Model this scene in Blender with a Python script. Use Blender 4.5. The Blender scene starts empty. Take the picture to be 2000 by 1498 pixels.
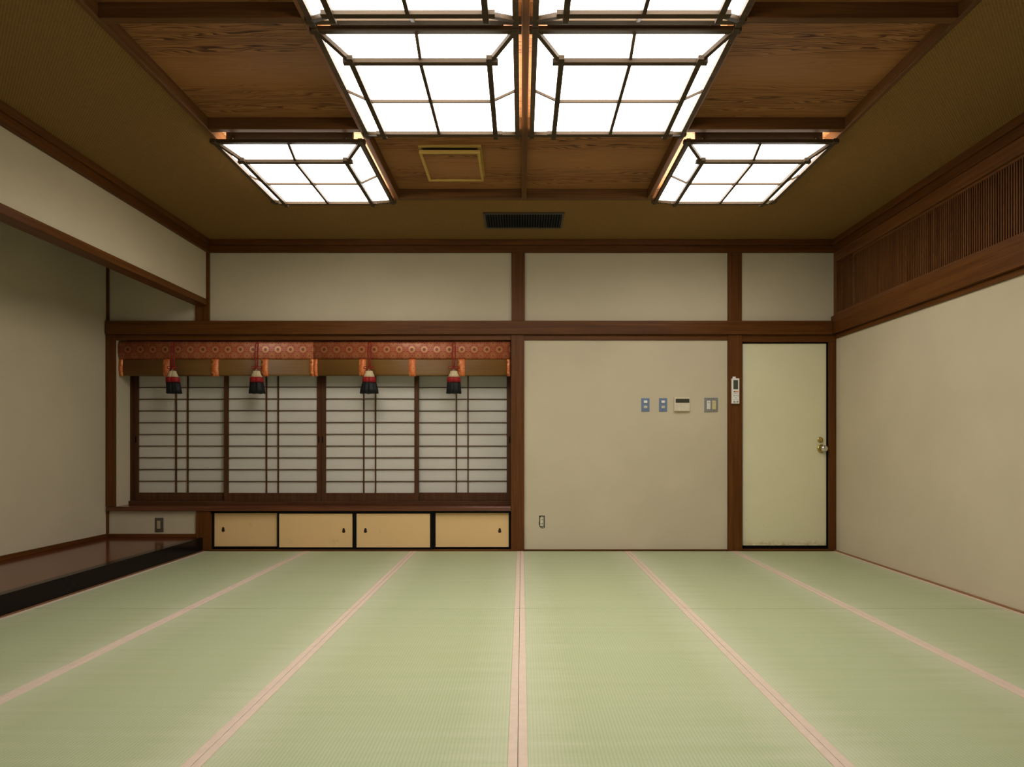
import bpy, bmesh, math, random
from mathutils import Vector, Matrix
random.seed(7)
SC = bpy.context.scene
COL = SC.collection
PI = math.pi

# ------------------------------------------------------------------ measured camera
CX, CY, F, H = 1019.0, 872.0, 1170.0, 0.875     # vanishing point, focal length (px), eye height (m)
YB = 5.043                                       # back wall plane
def X(px, y=YB): return (px - CX) * y / F
def Z(py, y=YB): return H - (py - CY) * y / F

XR, XL, XA = 2.642, -2.647, -3.491               # right wall, left upper wall, alcove wall
YF = -0.42                                       # wall behind the photographer
ZC, ZB, ZP = 2.605, 2.569, 2.633                 # flat ceiling, beam bottoms, recessed panels

# ------------------------------------------------------------------ materials
def new_mat(name):
    m = bpy.data.materials.new(name); m.use_nodes = True
    nt = m.node_tree
    for n in list(nt.nodes): nt.nodes.remove(n)
    out = nt.nodes.new('ShaderNodeOutputMaterial')
    b = nt.nodes.new('ShaderNodeBsdfPrincipled')
    nt.links.new(b.outputs[0], out.inputs[0])
    return m, nt, b
def setin(nt, sock, v):
    if isinstance(v, bpy.types.NodeSocket): nt.links.new(v, sock)
    else: sock.default_value = v
def mth(nt, op, a, b=None, c=None, clamp=False):
    n = nt.nodes.new('ShaderNodeMath'); n.operation = op; n.use_clamp = clamp
    setin(nt, n.inputs[0], a)
    if b is not None: setin(nt, n.inputs[1], b)
    if c is not None: setin(nt, n.inputs[2], c)
    return n.outputs[0]
def ramp(nt, fac, stops):
    n = nt.nodes.new('ShaderNodeValToRGB'); nt.links.new(fac, n.inputs[0])
    els = n.color_ramp.elements
    while len(els) > 1: els.remove(els[-1])
    for i, (p, c) in enumerate(stops):
        e = els[0] if i == 0 else els.new(p)
        e.position = p
        e.color = (c[0], c[1], c[2], 1) if not isinstance(c, (int, float)) else (c, c, c, 1)
    return n.outputs[0]
def mix(nt, fac, a, b, blend='MIX'):
    n = nt.nodes.new('ShaderNodeMix'); n.data_type = 'RGBA'; n.blend_type = blend
    setin(nt, n.inputs[0], fac)
    for s, v in ((n.inputs[6], a), (n.inputs[7], b)):
        if isinstance(v, bpy.types.NodeSocket): nt.links.new(v, s)
        else: s.default_value = (v[0], v[1], v[2], 1)
    return n.outputs[2]
def coords(nt, scale=(1, 1, 1), kind='Object', rnd=False):
    t = nt.nodes.new('ShaderNodeTexCoord')
    mp = nt.nodes.new('ShaderNodeMapping'); mp.inputs['Scale'].default_value = scale
    nt.links.new(t.outputs[kind], mp.inputs[0])
    if rnd:
        oi = nt.nodes.new('ShaderNodeObjectInfo')
        cb = nt.nodes.new('ShaderNodeCombineXYZ')
        r = mth(nt, 'MULTIPLY', oi.outputs['Random'], 37.0)
        for k in range(3): nt.links.new(r, cb.inputs[k])
        nt.links.new(cb.outputs[0], mp.inputs['Location'])
    return mp.outputs[0]
def noise(nt, vec, scale=1.0, detail=3.0, rough=0.5, dist=0.0):
    n = nt.nodes.new('ShaderNodeTexNoise'); nt.links.new(vec, n.inputs['Vector'])
    n.inputs['Scale'].default_value = scale; n.inputs['Detail'].default_value = detail
    n.inputs['Roughness'].default_value = rough; n.inputs['Distortion'].default_value = dist
    return n.outputs[0]
def sepxyz(nt, vec):
    n = nt.nodes.new('ShaderNodeSeparateXYZ'); nt.links.new(vec, n.inputs[0]); return n.outputs
def bump(nt, b, h, strength=0.2, dist=0.002):
    n = nt.nodes.new('ShaderNodeBump'); n.inputs['Strength'].default_value = strength
    n.inputs['Distance'].default_value = dist
    nt.links.new(h, n.inputs['Height']); nt.links.new(n.outputs[0], b.inputs['Normal'])
def plain(name, col, rough=0.5, metal=0.0, coat=0.0, spec=0.5):
    m, nt, b = new_mat(name)
    v = coords(nt); n = noise(nt, v, 60.0, 2.0)
    c = ramp(nt, n, [(0.3, [x * 0.93 for x in col]), (0.7, [min(1, x * 1.05) for x in col])])
    nt.links.new(c, b.inputs['Base Color'])
    b.inputs['Roughness'].default_value = rough; b.inputs['Metallic'].default_value = metal
    b.inputs['Coat Weight'].default_value = coat
    b.inputs['Specular IOR Level'].default_value = spec
    return m

def wood(name, axis, dark, light, rough=0.45, spec=0.16):
    m, nt, b = new_mat(name)
    sc = [34.0, 34.0, 34.0]; sc['xyz'.index(axis)] = 1.3
    v = coords(nt, tuple(sc), rnd=True)
    n1 = noise(nt, v, 1.0, 4.0, 0.6, 0.6)
    sc2 = [150.0, 150.0, 150.0]; sc2['xyz'.index(axis)] = 6.0
    n2 = noise(nt, coords(nt, tuple(sc2), rnd=True), 1.0, 2.0)
    f = mth(nt, 'ADD', mth(nt, 'MULTIPLY', n1, 0.72), mth(nt, 'MULTIPLY', n2, 0.28))
    c = ramp(nt, f, [(0.32, dark), (0.52, [(a + c2) / 2 for a, c2 in zip(dark, light)]), (0.68, light)])
    nt.links.new(c, b.inputs['Base Color'])
    b.inputs['Roughness'].default_value = rough
    b.inputs['Specular IOR Level'].default_value = spec
    bump(nt, b, f, 0.12, 0.001)
    return m

WD, WL = (0.074, 0.0240, 0.0042), (0.152, 0.0530, 0.0100)
WOOD = {a: wood('beam_wood_' + a, a, WD, WL) for a in 'xyz'}
CEILW = {a: wood('ceiling_beam_wood_' + a, a, (0.080, 0.032, 0.0085), (0.165, 0.068, 0.019)) for a in 'xyz'}
LANT = {a: wood('lantern_wood_' + a, a, (0.040, 0.024, 0.0115), (0.082, 0.050, 0.025), 0.5) for a in 'xyz'}
RAN = {a: wood('transom_wood_' + a, a, (0.10, 0.036, 0.010), (0.21, 0.083, 0.026)) for a in 'xyz'}
SHELFW = wood('shelf_wood', 'x', (0.075, 0.021, 0.008), (0.17, 0.052, 0.019), 0.22, 0.5)
ALCW = wood('alcove_board_wood', 'y', (0.098, 0.024, 0.0100), (0.140, 0.038, 0.016), 0.14, 0.24)
SHOJIW = {a: wood('shoji_wood_' + a, a, (0.058, 0.022, 0.0085), (0.115, 0.047, 0.018), 0.5) for a in 'xyz'}

def plaster(name, col, var=0.05):
    m, nt, b = new_mat(name)
    v = coords(nt)
    n1 = noise(nt, v, 2.2, 4.0, 0.55); n2 = noise(nt, v, 260.0, 2.0)
    c = ramp(nt, n1, [(0.3, [x * (1 - var) for x in col]), (0.55, col), (0.75, [x * (1 + var * 0.9) for x in col])])
    nt.links.new(c, b.inputs['Base Color'])
    b.inputs['Roughness'].default_value = 0.9; b.inputs['Specular IOR Level'].default_value = 0.15
    bump(nt, b, n2, 0.18, 0.0015)
    return m
PLASTER = plaster('beige_plaster', (0.575, 0.495, 0.350))
PLASTER2 = plaster('grey_beige_plaster', (0.57, 0.50, 0.40), 0.03)

def jute():
    m, nt, b = new_mat('woven_ceiling_cloth')
    v = coords(nt); x, y, z = sepxyz(nt, v)
    p = 2 * PI / 0.0145
    sx = mth(nt, 'SINE', mth(nt, 'MULTIPLY', x, p)); sy = mth(nt, 'SINE', mth(nt, 'MULTIPLY', y, p))
    w = mth(nt, 'MULTIPLY', sx, sy)
    w = mth(nt, 'MULTIPLY_ADD', w, 0.5, 0.5)
    n = noise(nt, v, 90.0, 2.0)
    f = mth(nt, 'ADD', mth(nt, 'MULTIPLY', w, 0.6), mth(nt, 'MULTIPLY', n, 0.4))
    c = ramp(nt, f, [(0.2, (0.175, 0.092, 0.026)), (0.8, (0.300, 0.164, 0.052))])
    nt.links.new(c, b.inputs['Base Color'])
    b.inputs['Roughness'].default_value = 0.8; b.inputs['Specular IOR Level'].default_value = 0.2
    bump(nt, b, w, 0.5, 0.002)
    return m
JUTE = jute()

def cedar():
    m, nt, b = new_mat('cedar_ceiling_panel')
    v = coords(nt, rnd=False)
    oi = nt.nodes.new('ShaderNodeObjectInfo')
    off = mth(nt, 'MULTIPLY', oi.outputs['Random'], 9.0)
    x, y, z = sepxyz(nt, v)
    def vec(kx, ky):
        cb = nt.nodes.new('ShaderNodeCombineXYZ')
        nt.links.new(mth(nt, 'MULTIPLY_ADD', x, kx, off), cb.inputs[0])
        nt.links.new(mth(nt, 'MULTIPLY_ADD', y, ky, off), cb.inputs[1])
        nt.links.new(off, cb.inputs[2])
        return cb.outputs[0]
    big = noise(nt, vec(1.7, 13.0), 1.0, 2.0, 0.5, 0.15)
    ph = mth(nt, 'ADD', mth(nt, 'MULTIPLY', big, 15.0), mth(nt, 'MULTIPLY', y, 112.0))
    fr = mth(nt, 'FRACT', ph)
    line = ramp(nt, fr, [(0.0, 0.0), (0.40, 0.12), (0.78, 0.95), (0.90, 1.0), (1.0, 0.0)])
    dash = ramp(nt, noise(nt, vec(4.2, 60.0), 1.0, 2.0, 0.5), [(0.36, 0.18), (0.58, 1.0)])
    fine = noise(nt, vec(4.0, 190.0), 1.0, 3.0, 0.6)
    pos = mth(nt, 'MULTIPLY_ADD', y, 1.0 / 0.84, 0.5)
    wob = mth(nt, 'ADD', pos, mth(nt, 'MULTIPLY_ADD', noise(nt, vec(1.2, 3.0), 1.0, 1.0), 0.08, -0.04))
    dens = ramp(nt, wob, [(0.0, 0.50), (0.10, 0.65), (0.20, 1.0), (0.33, 0.95), (0.40, 0.22), (0.50, 0.06), (0.60, 0.14), (0.68, 0.65), (0.80, 1.0), (0.90, 0.55), (1.0, 0.3)])
    f = mth(nt, 'ADD', mth(nt, 'MULTIPLY', mth(nt, 'MULTIPLY', line, dash), mth(nt, 'MULTIPLY', dens, 0.85)), mth(nt, 'MULTIPLY', fine, 0.38))
    c = ramp(nt, f, [(0.10, (0.365, 0.165, 0.055)), (0.32, (0.270, 0.113, 0.034)), (0.80, (0.068, 0.020, 0.0055))])
    nt.links.new(c, b.inputs['Base Color'])
    b.inputs['Roughness'].default_value = 0.6; b.inputs['Specular IOR Level'].default_value = 0.25
    return m
CEDAR = cedar()

def tatami():
    m, nt, b = new_mat('rush_weave')
    v = coords(nt); x, y, z = sepxyz(nt, v)
    rib = mth(nt, 'SINE', mth(nt, 'MULTIPLY', x, 2 * PI / 0.0112))
    ribs = mth(nt, 'POWER', mth(nt, 'MULTIPLY_ADD', rib, 0.5, 0.5), 3.0)
    fib = noise(nt, coords(nt, (14.0, 420.0, 1.0), rnd=True), 1.0, 2.0, 0.6)
    streak = noise(nt, coords(nt, (1.2, 26.0, 1.0), rnd=True), 1.0, 3.0, 0.6)
    blot = noise(nt, coords(nt, (1.6, 1.6, 1.0), rnd=True), 1.0, 3.0, 0.5)
    c = ramp(nt, streak, [(0.25, (0.415, 0.465, 0.265)), (0.5, (0.440, 0.485, 0.290)), (0.75, (0.465, 0.505, 0.315))])
    c = mix(nt, mth(nt, 'MULTIPLY', fib, 0.20), c, (0.30, 0.33, 0.16))
    c = mix(nt, mth(nt, 'MULTIPLY', ribs, 0.42), c, (0.29, 0.325, 0.165))
    c = mix(nt, ramp(nt, blot, [(0.45, 0.0), (0.75, 0.14)]), c, (0.45, 0.43, 0.22))
    ed = mth(nt, 'ABSOLUTE', x)                       # bright halo beside the cloth borders, painted into the straw colour
    edge_halo = ramp(nt, mth(nt, 'ADD', ed, mth(nt, 'MULTIPLY_ADD', streak, 0.16, -0.08)), [(0.24, 0.0), (0.42, 0.42)])
    c = mix(nt, edge_halo, c, (0.60, 0.59, 0.42))
    nt.links.new(c, b.inputs['Base Color'])
    b.inputs['Roughness'].default_value = 0.5; b.inputs['Specular IOR Level'].default_value = 0.35
    hgt = mth(nt, 'SUBTRACT', mth(nt, 'MULTIPLY', fib, 0.35), ribs)
    bump(nt, b, hgt, 0.25, 0.0012)
    return m
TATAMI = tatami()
def cloth(name, col, k=900.0, rough=0.8):
    m, nt, b = new_mat(name)
    v = coords(nt); x, y, z = sepxyz(nt, v)
    w = mth(nt, 'SINE', mth(nt, 'MULTIPLY', x, k)); w = mth(nt, 'MULTIPLY_ADD', w, 0.5, 0.5)
    n = noise(nt, v, 30.0, 3.0)
    f = mth(nt, 'ADD', mth(nt, 'MULTIPLY', w, 0.4), mth(nt, 'MULTIPLY', n, 0.6))
    c = ramp(nt, f, [(0.2, [a * 0.86 for a in col]), (0.8, [min(1, a * 1.08) for a in col])])
    nt.links.new(c, b.inputs['Base Color'])
    b.inputs['Roughness'].default_value = rough; b.inputs['Specular IOR Level'].default_value = 0.2
    return m
TAPE = cloth('pink_beige_border_cloth', (0.655, 0.515, 0.405), 4200.0)

def brocade(name, gold, red, dark, shift=0.0):
    m, nt, b = new_mat(name)
    v = coords(nt); x, y, z = sepxyz(nt, v)
    P = 0.1055
    u = mth(nt, 'MULTIPLY_ADD', x, 1 / P, 0.5 + shift); w = mth(nt, 'MULTIPLY_ADD', z, 1 / P, 0.423)
    def cell(du, dw, size, petals, r0, r1, rc):
        a = mth(nt, 'SUBTRACT', mth(nt, 'FRACT', mth(nt, 'ADD', u, du)), 0.5)
        c = mth(nt, 'SUBTRACT', mth(nt, 'FRACT', mth(nt, 'ADD', w, dw)), 0.5)
        r = mth(nt, 'SQRT', mth(nt, 'ADD', mth(nt, 'MULTIPLY', a, a), mth(nt, 'MULTIPLY', c, c)))
        th = mth(nt, 'ARCTAN2', c, a)
        pet = mth(nt, 'MULTIPLY_ADD', mth(nt, 'COSINE', mth(nt, 'MULTIPLY', th, petals)), 0.035, 0.0)
        rr = mth(nt, 'ADD', r, pet)
        ring = mth(nt, 'MULTIPLY', mth(nt, 'GREATER_THAN', rr, r0), mth(nt, 'LESS_THAN', rr, r1))
        core = mth(nt, 'LESS_THAN', r, rc)
        return ring, core, r
    ring1, core1, r1 = cell(0, 0, 1, 12.0, 0.135, 0.265, 0.10)
    ring2, core2, r2 = cell(0.5, 0.5, 1, 8.0, 0.10, 0.165, 0.045)
    ring3, core3, r3 = cell(0.5, 0.5, 1, 10.0, 0.225, 0.285, 0.0)
    ring4, core4, r4 = cell(0.0, 0.5, 1, 6.0, 0.075, 0.125, 0.06)
    ring5, core5, r5 = cell(0.5, 0.0, 1, 6.0, 0.085, 0.135, 0.04)
    g = mth(nt, 'MAXIMUM', ring1, mth(nt, 'MAXIMUM', ring2, mth(nt, 'MAXIMUM', mth(nt, 'MULTIPLY', ring3, 0.65), mth(nt, 'MAXIMUM', mth(nt, 'MULTIPLY', ring4, 0.7), mth(nt, 'MULTIPLY', ring5, 0.45)))))
    dk = mth(nt, 'MAXIMUM', core1, mth(nt, 'MAXIMUM', core4, mth(nt, 'MULTIPLY', core2, 0.0)))
    thr = noise(nt, coords(nt, (400, 1, 1200)), 1.0, 1.0)
    c = mix(nt, mth(nt, 'MULTIPLY', g, 0.72), red, gold)
    c = mix(nt, mth(nt, 'MULTIPLY', dk, 0.75), c, dark)
    c = mix(nt, mth(nt, 'MULTIPLY', thr, 0.25), c, dark)
    nt.links.new(c, b.inputs['Base Color'])
    b.inputs['Roughness'].default_value = 0.42; b.inputs['Specular IOR Level'].default_value = 0.5
    nt.links.new(mth(nt, 'MULTIPLY', g, 0.35), b.inputs['Metallic'])
    bump(nt, b, g, 0.25, 0.0006)
    return m
BROCADE = brocade('red_gold_brocade', (0.72, 0.40, 0.17), (0.42, 0.080, 0.030), (0.13, 0.030, 0.010))
BROCADE2 = brocade('orange_brocade', (0.95, 0.48, 0.18), (0.72, 0.155, 0.030), (0.40, 0.070, 0.015), 0.37)

def bamboo():
    m, nt, b = new_mat('split_bamboo')
    v = coords(nt); x, y, z = sepxyz(nt, v)
    s = mth(nt, 'MULTIPLY_ADD', mth(nt, 'SINE', mth(nt, 'MULTIPLY', z, 2 * PI / 0.0042)), 0.5, 0.5)
    n = noise(nt, coords(nt, (2.5, 1, 240), rnd=True), 1.0, 2.0)
    n2 = noise(nt, coords(nt, (1.2, 1, 5), rnd=True), 1.0, 2.0)
    f = mth(nt, 'ADD', mth(nt, 'MULTIPLY', s, 0.25), mth(nt, 'ADD', mth(nt, 'MULTIPLY', n, 0.4), mth(nt, 'MULTIPLY', n2, 0.35)))
    c = ramp(nt, f, [(0.25, (0.13, 0.055, 0.010)), (0.75, (0.27, 0.135, 0.030))])
    nt.links.new(c, b.inputs['Base Color'])
    b.inputs['Roughness'].default_value = 0.45
    bump(nt, b, s, 0.4, 0.0008)
    return m
BAMBOO = bamboo()

def paper():
    m, nt, b = new_mat('shoji_paper')
    v = coords(nt); n = noise(nt, v, 60.0, 4.0, 0.7)
    c = ramp(nt, n, [(0.3, (0.605, 0.56, 0.485)), (0.7, (0.635, 0.59, 0.515))])
    nt.links.new(c, b.inputs['Base Color'])
    b.inputs['Roughness'].default_value = 0.85; b.inputs['Specular IOR Level'].default_value = 0.2
    return m
PAPER = paper()

def emis():
    m, nt, b = new_mat('lit_frosted_pane')
    v = coords(nt); n = noise(nt, v, 8.0, 2.0)
    c = ramp(nt, n, [(0.3, (1.0, 0.958, 0.885)), (0.7, (1.0, 0.962, 0.895))])
    b.inputs['Base Color'].default_value = (0.8, 0.78, 0.74, 1)
    b.inputs['Roughness'].default_value = 0.6
    nt.links.new(c, b.inputs['Emission Color'])
    b.inputs['Emission Strength'].default_value = 10.2
    return m
PANE = emis()

def fusuma():
    m, nt, b = new_mat('tan_fusuma_paper')
    v = coords(nt)
    n1 = noise(nt, coords(nt, (160, 1, 160)), 1.0, 3.0); n2 = noise(nt, coords(nt, rnd=True), 9.0, 4.0, 0.7)
    c = ramp(nt, n1, [(0.25, (0.765, 0.505, 0.235)), (0.75, (0.80, 0.535, 0.255))])
    c = mix(nt, ramp(nt, n2, [(0.62, 0.0), (0.80, 0.35)]), c, (0.36, 0.24, 0.11))
    nt.links.new(c, b.inputs['Base Color'])
    b.inputs['Roughness'].default_value = 0.7; b.inputs['Specular IOR Level'].default_value = 0.25
    return m
FUSUMA = fusuma()

def doorpaint():
    m, nt, b = new_mat('pale_yellow_door_paint')
    v = coords(nt); x, y, z = sepxyz(nt, v)
    n1 = noise(nt, v, 3.0, 4.0)
    c = ramp(nt, n1, [(0.3, (0.745, 0.695, 0.450)), (0.7, (0.785, 0.735, 0.485))])
    n2 = noise(nt, coords(nt, (18, 1, 30)), 1.0, 4.0, 0.7)
    low = ramp(nt, z, [(0.052, 1.0), (0.088, 0.0)])
    st = mth(nt, 'MULTIPLY', ramp(nt, n2, [(0.42, 0.0), (0.62, 1.0)]), low)
    c = mix(nt, mth(nt, 'MULTIPLY', st, 0.6), c, (0.42, 0.25, 0.10))
    n3 = noise(nt, coords(nt, (26, 1, 4)), 1.0, 5.0, 0.75)
    mask = mth(nt, 'MULTIPLY', ramp(nt, z, [(0.15, 1.0), (1.0, 0.0)]), ramp(nt, x, [(1.85, 0.0), (1.90, 1.0), (2.25, 0.0)]))
    sc = mth(nt, 'MULTIPLY', ramp(nt, n3, [(0.54, 0.0), (0.66, 1.0)]), mask)
    c = mix(nt, mth(nt, 'MULTIPLY', sc, 0.42), c, (0.38, 0.33, 0.16))
    n4 = noise(nt, coords(nt, (44, 1, 80)), 1.0, 1.0)
    sp = mth(nt, 'MULTIPLY', ramp(nt, n4, [(0.745, 0.0), (0.775, 1.0)]), ramp(nt, z, [(0.2, 1.0), (0.6, 0.0)]))
    c = mix(nt, mth(nt, 'MULTIPLY', sp, 0.8), c, (0.16, 0.10, 0.05))
    nt.links.new(c, b.inputs['Base Color'])
    b.inputs['Roughness'].default_value = 0.5; b.inputs['Specular IOR Level'].default_value = 0.35
    return m
DOORP = doorpaint()

BLACKLAC = plain('black_lacquer', (0.010, 0.006, 0.005), 0.18, 0, 0.0, 0.10)
BLACKFR = plain('black_frame_lacquer', (0.006, 0.005, 0.0045), 0.5, spec=0.12)
BLACK = plain('black_rubber', (0.006, 0.006, 0.006), 0.8, spec=0.1)
PULL = plain('dark_bronze_pull', (0.035, 0.014, 0.007), 0.45, 0.4)
BRASS = plain('brass', (0.62, 0.46, 0.16), 0.28, 1.0)
CHROME = plain('worn_chrome', (0.72, 0.71, 0.68), 0.22, 1.0)
STEEL = plain('brushed_steel_plate', (0.30, 0.295, 0.29), 0.45, 0.5)
BLUEPL = plain('blue_film_plate', (0.20, 0.265, 0.40), 0.35, 0.35)
IVORY = plain('ivory_plastic', (0.66, 0.60, 0.45), 0.45)
YELLOWED = plain('yellowed_plastic', (0.66, 0.54, 0.24), 0.45)
WHITEPL = plain('white_plastic', (0.82, 0.78, 0.72), 0.4)
GREYSW = plain('pale_switch_plastic', (0.70, 0.68, 0.62), 0.4)
CREAM = plain('cream_plastic', (0.66, 0.575, 0.425), 0.5)
LCD = plain('dark_lcd_glass', (0.060, 0.070, 0.050), 0.25)
LCDD = plain('smoked_window', (0.050, 0.050, 0.036), 0.25)
ORANGE = plain('orange_button', (0.72, 0.25, 0.07), 0.5)
DARKBTN = plain('dark_button', (0.10, 0.08, 0.06), 0.5)
GREYBTN = plain('grey_button', (0.42, 0.42, 0.38), 0.5)
GRILLE = plain('dark_grille_metal', (0.030, 0.032, 0.032), 0.5, 0.2)
GRFRAME = plain('grille_frame', (0.075, 0.055, 0.036), 0.5)
BRASSFR = wood('ochre_fan_frame', 'x', (0.42, 0.265, 0.055), (0.52, 0.34, 0.085), 0.45)
REDCORD = cloth('red_cord', (0.30, 0.018, 0.014), 1500.0, 0.6)
SILKW = cloth('cream_silk', (0.62, 0.49, 0.29), 1400.0, 0.55)
SILKR = cloth('red_silk', (0.30, 0.013, 0.011), 1400.0, 0.55)
SILKB = cloth('black_silk', (0.012, 0.012, 0.012), 1400.0, 0.5)
DARKW = plain('dark_backing_board', (0.016, 0.006, 0.003), 0.8, spec=0.05)
HOLE = plain('raw_wall_hole', (0.030, 0.022, 0.012), 0.9)
THREAD = plain('white_thread', (0.66, 0.60, 0.48), 0.7)

# ------------------------------------------------------------------ mesh helpers
class MB:
    def __init__(s): s.bm = bmesh.new()
    def box(s, x0, x1, y0, y1, z0, z1):
        if x0 > x1: x0, x1 = x1, x0
        if y0 > y1: y0, y1 = y1, y0
        if z0 > z1: z0, z1 = z1, z0
        v = [s.bm.verts.new(p) for p in ((x0, y0, z0), (x1, y0, z0), (x1, y1, z0), (x0, y1, z0), (x0, y0, z1), (x1, y0, z1), (x1, y1, z1), (x0, y1, z1))]
        for f in ((3, 2, 1, 0), (4, 5, 6, 7), (0, 1, 5, 4), (1, 2, 6, 5), (2, 3, 7, 6), (3, 0, 4, 7)):
            s.bm.faces.new([v[i] for i in f])
        return s
    def bar(s, p0, p1, w, h, up=(0, 0, 1)):
        p0, p1 = Vector(p0), Vector(p1); d = (p1 - p0).normalized(); up = Vector(up)
        if abs(d.dot(up)) > 0.98: up = Vector((1, 0, 0))
        a = d.cross(up).normalized(); b = a.cross(d).normalized()
        q = []
        for p in (p0, p1):
            for sa, sb in ((-1, -1), (1, -1), (1, 1), (-1, 1)):
                q.append(s.bm.verts.new(p + a * sa * w / 2 + b * sb * h / 2))
        for f in ((3, 2, 1, 0), (4, 5, 6, 7), (0, 1, 5, 4), (1, 2, 6, 5), (2, 3, 7, 6), (3, 0, 4, 7)):
            s.bm.faces.new([q[i] for i in f])
        return s
    def prism(s, pts, dirv):                       # polygon extruded along dirv
        d = Vector(dirv); a = [s.bm.verts.new(p) for p in pts]; b = [s.bm.verts.new(Vector(p) + d) for p in pts]
        n = len(pts)
        s.bm.faces.new(a[::-1]); s.bm.faces.new(b)
        for i in range(n): s.bm.faces.new((a[i], a[(i + 1) % n], b[(i + 1) % n], b[i]))
        return s
    def tube(s, pts, r, n=8, closed=False):
        pts = [Vector(p) for p in pts]; rings = []
        N = len(pts)
        for i, p in enumerate(pts):
            a = pts[(i - 1) % N] if (closed or i > 0) else pts[i]
            b = pts[(i + 1) % N] if (closed or i < N - 1) else pts[i]
            d = (b - a).normalized(); up = Vector((0, 1, 0))
            if abs(d.dot(up)) > 0.95: up = Vector((1, 0, 0))
            u = d.cross(up).normalized(); w = u.cross(d)
            rr = r[i] if isinstance(r, (list, tuple)) else r
            rings.append([s.bm.verts.new(p + (u * math.cos(2 * PI * k / n) + w * math.sin(2 * PI * k / n)) * rr) for k in range(n)])
        for i in range(N if closed else N - 1):
            A, B = rings[i], rings[(i + 1) % N]
            for k in range(n): s.bm.faces.new((A[k], A[(k + 1) % n], B[(k + 1) % n], B[k]))
        if not closed: s.bm.faces.new(rings[0][::-1]); s.bm.faces.new(rings[-1])
        return s
    def lathe_y(s, c, prof, n=28):                 # turned about the Y axis; prof = (offset along -Y, radius)
        c = Vector(c); rings = []
        for o, r in prof:
            rings.append([s.bm.verts.new(c + Vector((r * math.cos(2 * PI * k / n), -o, r * math.sin(2 * PI * k / n)))) for k in range(n)])
        for A, B in zip(rings, rings[1:]):
            for k in range(n): s.bm.faces.new((A[k], A[(k + 1) % n], B[(k + 1) % n], B[k]))
        s.bm.faces.new(rings[0][::-1]); s.bm.faces.new(rings[-1])
        return s
    def done(s, name, mat, parent=None, bev=0.0, smooth=False, seg=2):
        if parent is not None:
            bmesh.ops.translate(s.bm, verts=s.bm.verts, vec=-wloc(parent))
        bmesh.ops.recalc_face_normals(s.bm, faces=s.bm.faces)
        me = bpy.data.meshes.new(name); s.bm.to_mesh(me); s.bm.free()
        me.materials.append(mat)
        if smooth: me.shade_smooth()
        o = bpy.data.objects.new(name, me); COL.objects.link(o)
        if parent is not None: o.parent = parent
        if bev > 0:
            b = o.modifiers.new('bevel', 'BEVEL'); b.width = bev; b.segments = seg; b.limit_method = 'ANGLE'
        return o
def wloc(o):
    v = Vector(o.location)
    while o.parent: o = o.parent; v = v + Vector(o.location)
    return v
def thing(name, loc, label, cat, group=None):
    o = bpy.data.objects.new(name, None); COL.objects.link(o); o.location = loc
    o.empty_display_size = 0.05
    return tag(o, label, cat, group)
def tag(o, label, cat, group=None):
    o['label'] = label; o['category'] = cat
    if group: o['group'] = group
    return o
def struct(o): o['kind'] = 'structure'; return o
def dup(root, loc, label, group=None):
    def rec(o, par):
        c = o.copy(); COL.objects.link(c)
        if par is not None: c.parent = par
        for ch in kids.get(o.name, []): rec(ch, c)
        return c
    kids = {}
    for o in list(COL.objects):
        if o.parent: kids.setdefault(o.parent.name, []).append(o)
    r = rec(root, None); r.location = loc; r['label'] = label
    if group: r['group'] = group
    return r
_tn = [0]
def trim(x0, x1, y0, y1, z0, z1, mat, bev=0.0025):
    _tn[0] += 1
    return struct(MB().box(x0, x1, y0, y1, z0, z1).done('trim_%d' % _tn[0], mat, None, bev))

# ------------------------------------------------------------------ shell: floor, walls, ceiling
struct(MB().box(XA, XR, YF, YB + 0.35, -0.10, -0.03).done('floor', plain('under_floor_boards', (0.25, 0.16, 0.08), 0.7)))

w = MB()
w.box(XA, XR, YB, YB + 0.10, 1.80, ZC + 0.03)                                   # upper band across the whole back
w.box(X(1011), X(1436), YB, YB + 0.10, -0.03, 1.80)                      # centre plaster panel
w.box(XA, -2.67, YB, YB + 0.10, 0.0, 0.335)                              # small panel in the alcove under the shelf
w.box(XA, -3.41, YB, YB + 0.35, 0.335, 1.80)                             # side of the window recess
w.box(X(1011), X(1020), YB + 0.10, YB + 0.35, 0.0, 1.80)
w.box(XA, X(1020), YB + 0.34, YB + 0.38, -0.03, 1.85)                    # outside face behind the screens
w.box(XA, X(1020), YB + 0.10, YB + 0.38, 1.80, 1.85)
struct(w.done('wall_back', PLASTER))
w = MB(); w.box(XR, XR + 0.10, YF, YB + 0.10, -0.03, 1.80)
struct(w.done('wall_right', PLASTER))
struct(MB().box(XR + 0.045, XR + 0.10, YF, YB + 0.10, 1.80, ZC).done('wall_right_upper', DARKW))
AF = 1.15                                                                # near end of the alcove
struct(MB().box(XA - 0.10, XA, AF - 0.1, YB + 0.38, -0.03, 2.64).done('wall_left', PLASTER))
struct(MB().box(XA, XL, AF - 0.10, AF, -0.03, ZC).done('wall_left_return', PLASTER))
struct(MB().box(XL - 0.10, XL, YF, AF - 0.10, -0.03, ZC).done('wall_left_front', PLASTER))
struct(MB().box(XL - 0.10, XL, AF, 5.021, 2.109, ZC).done('wall_left_upper', PLASTER))
struct(MB().box(XA, XL - 0.10, AF, YB, 2.60, 2.64).done('ceiling_alcove', plaster('alcove_ceiling_board', (0.10, 0.055, 0.025))))
w = MB()                                                                  # wall behind the viewer, with an unseen window opening added for cool daylight
w.box(XL, -0.70, YF - 0.10, YF, -0.03, ZC); w.box(0.70, XR, YF - 0.10, YF, -0.03, ZC); w.box(-0.70, 0.70, YF - 0.10, YF, 1.78, ZC)
struct(w.done('wall_front', PLASTER))
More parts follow.
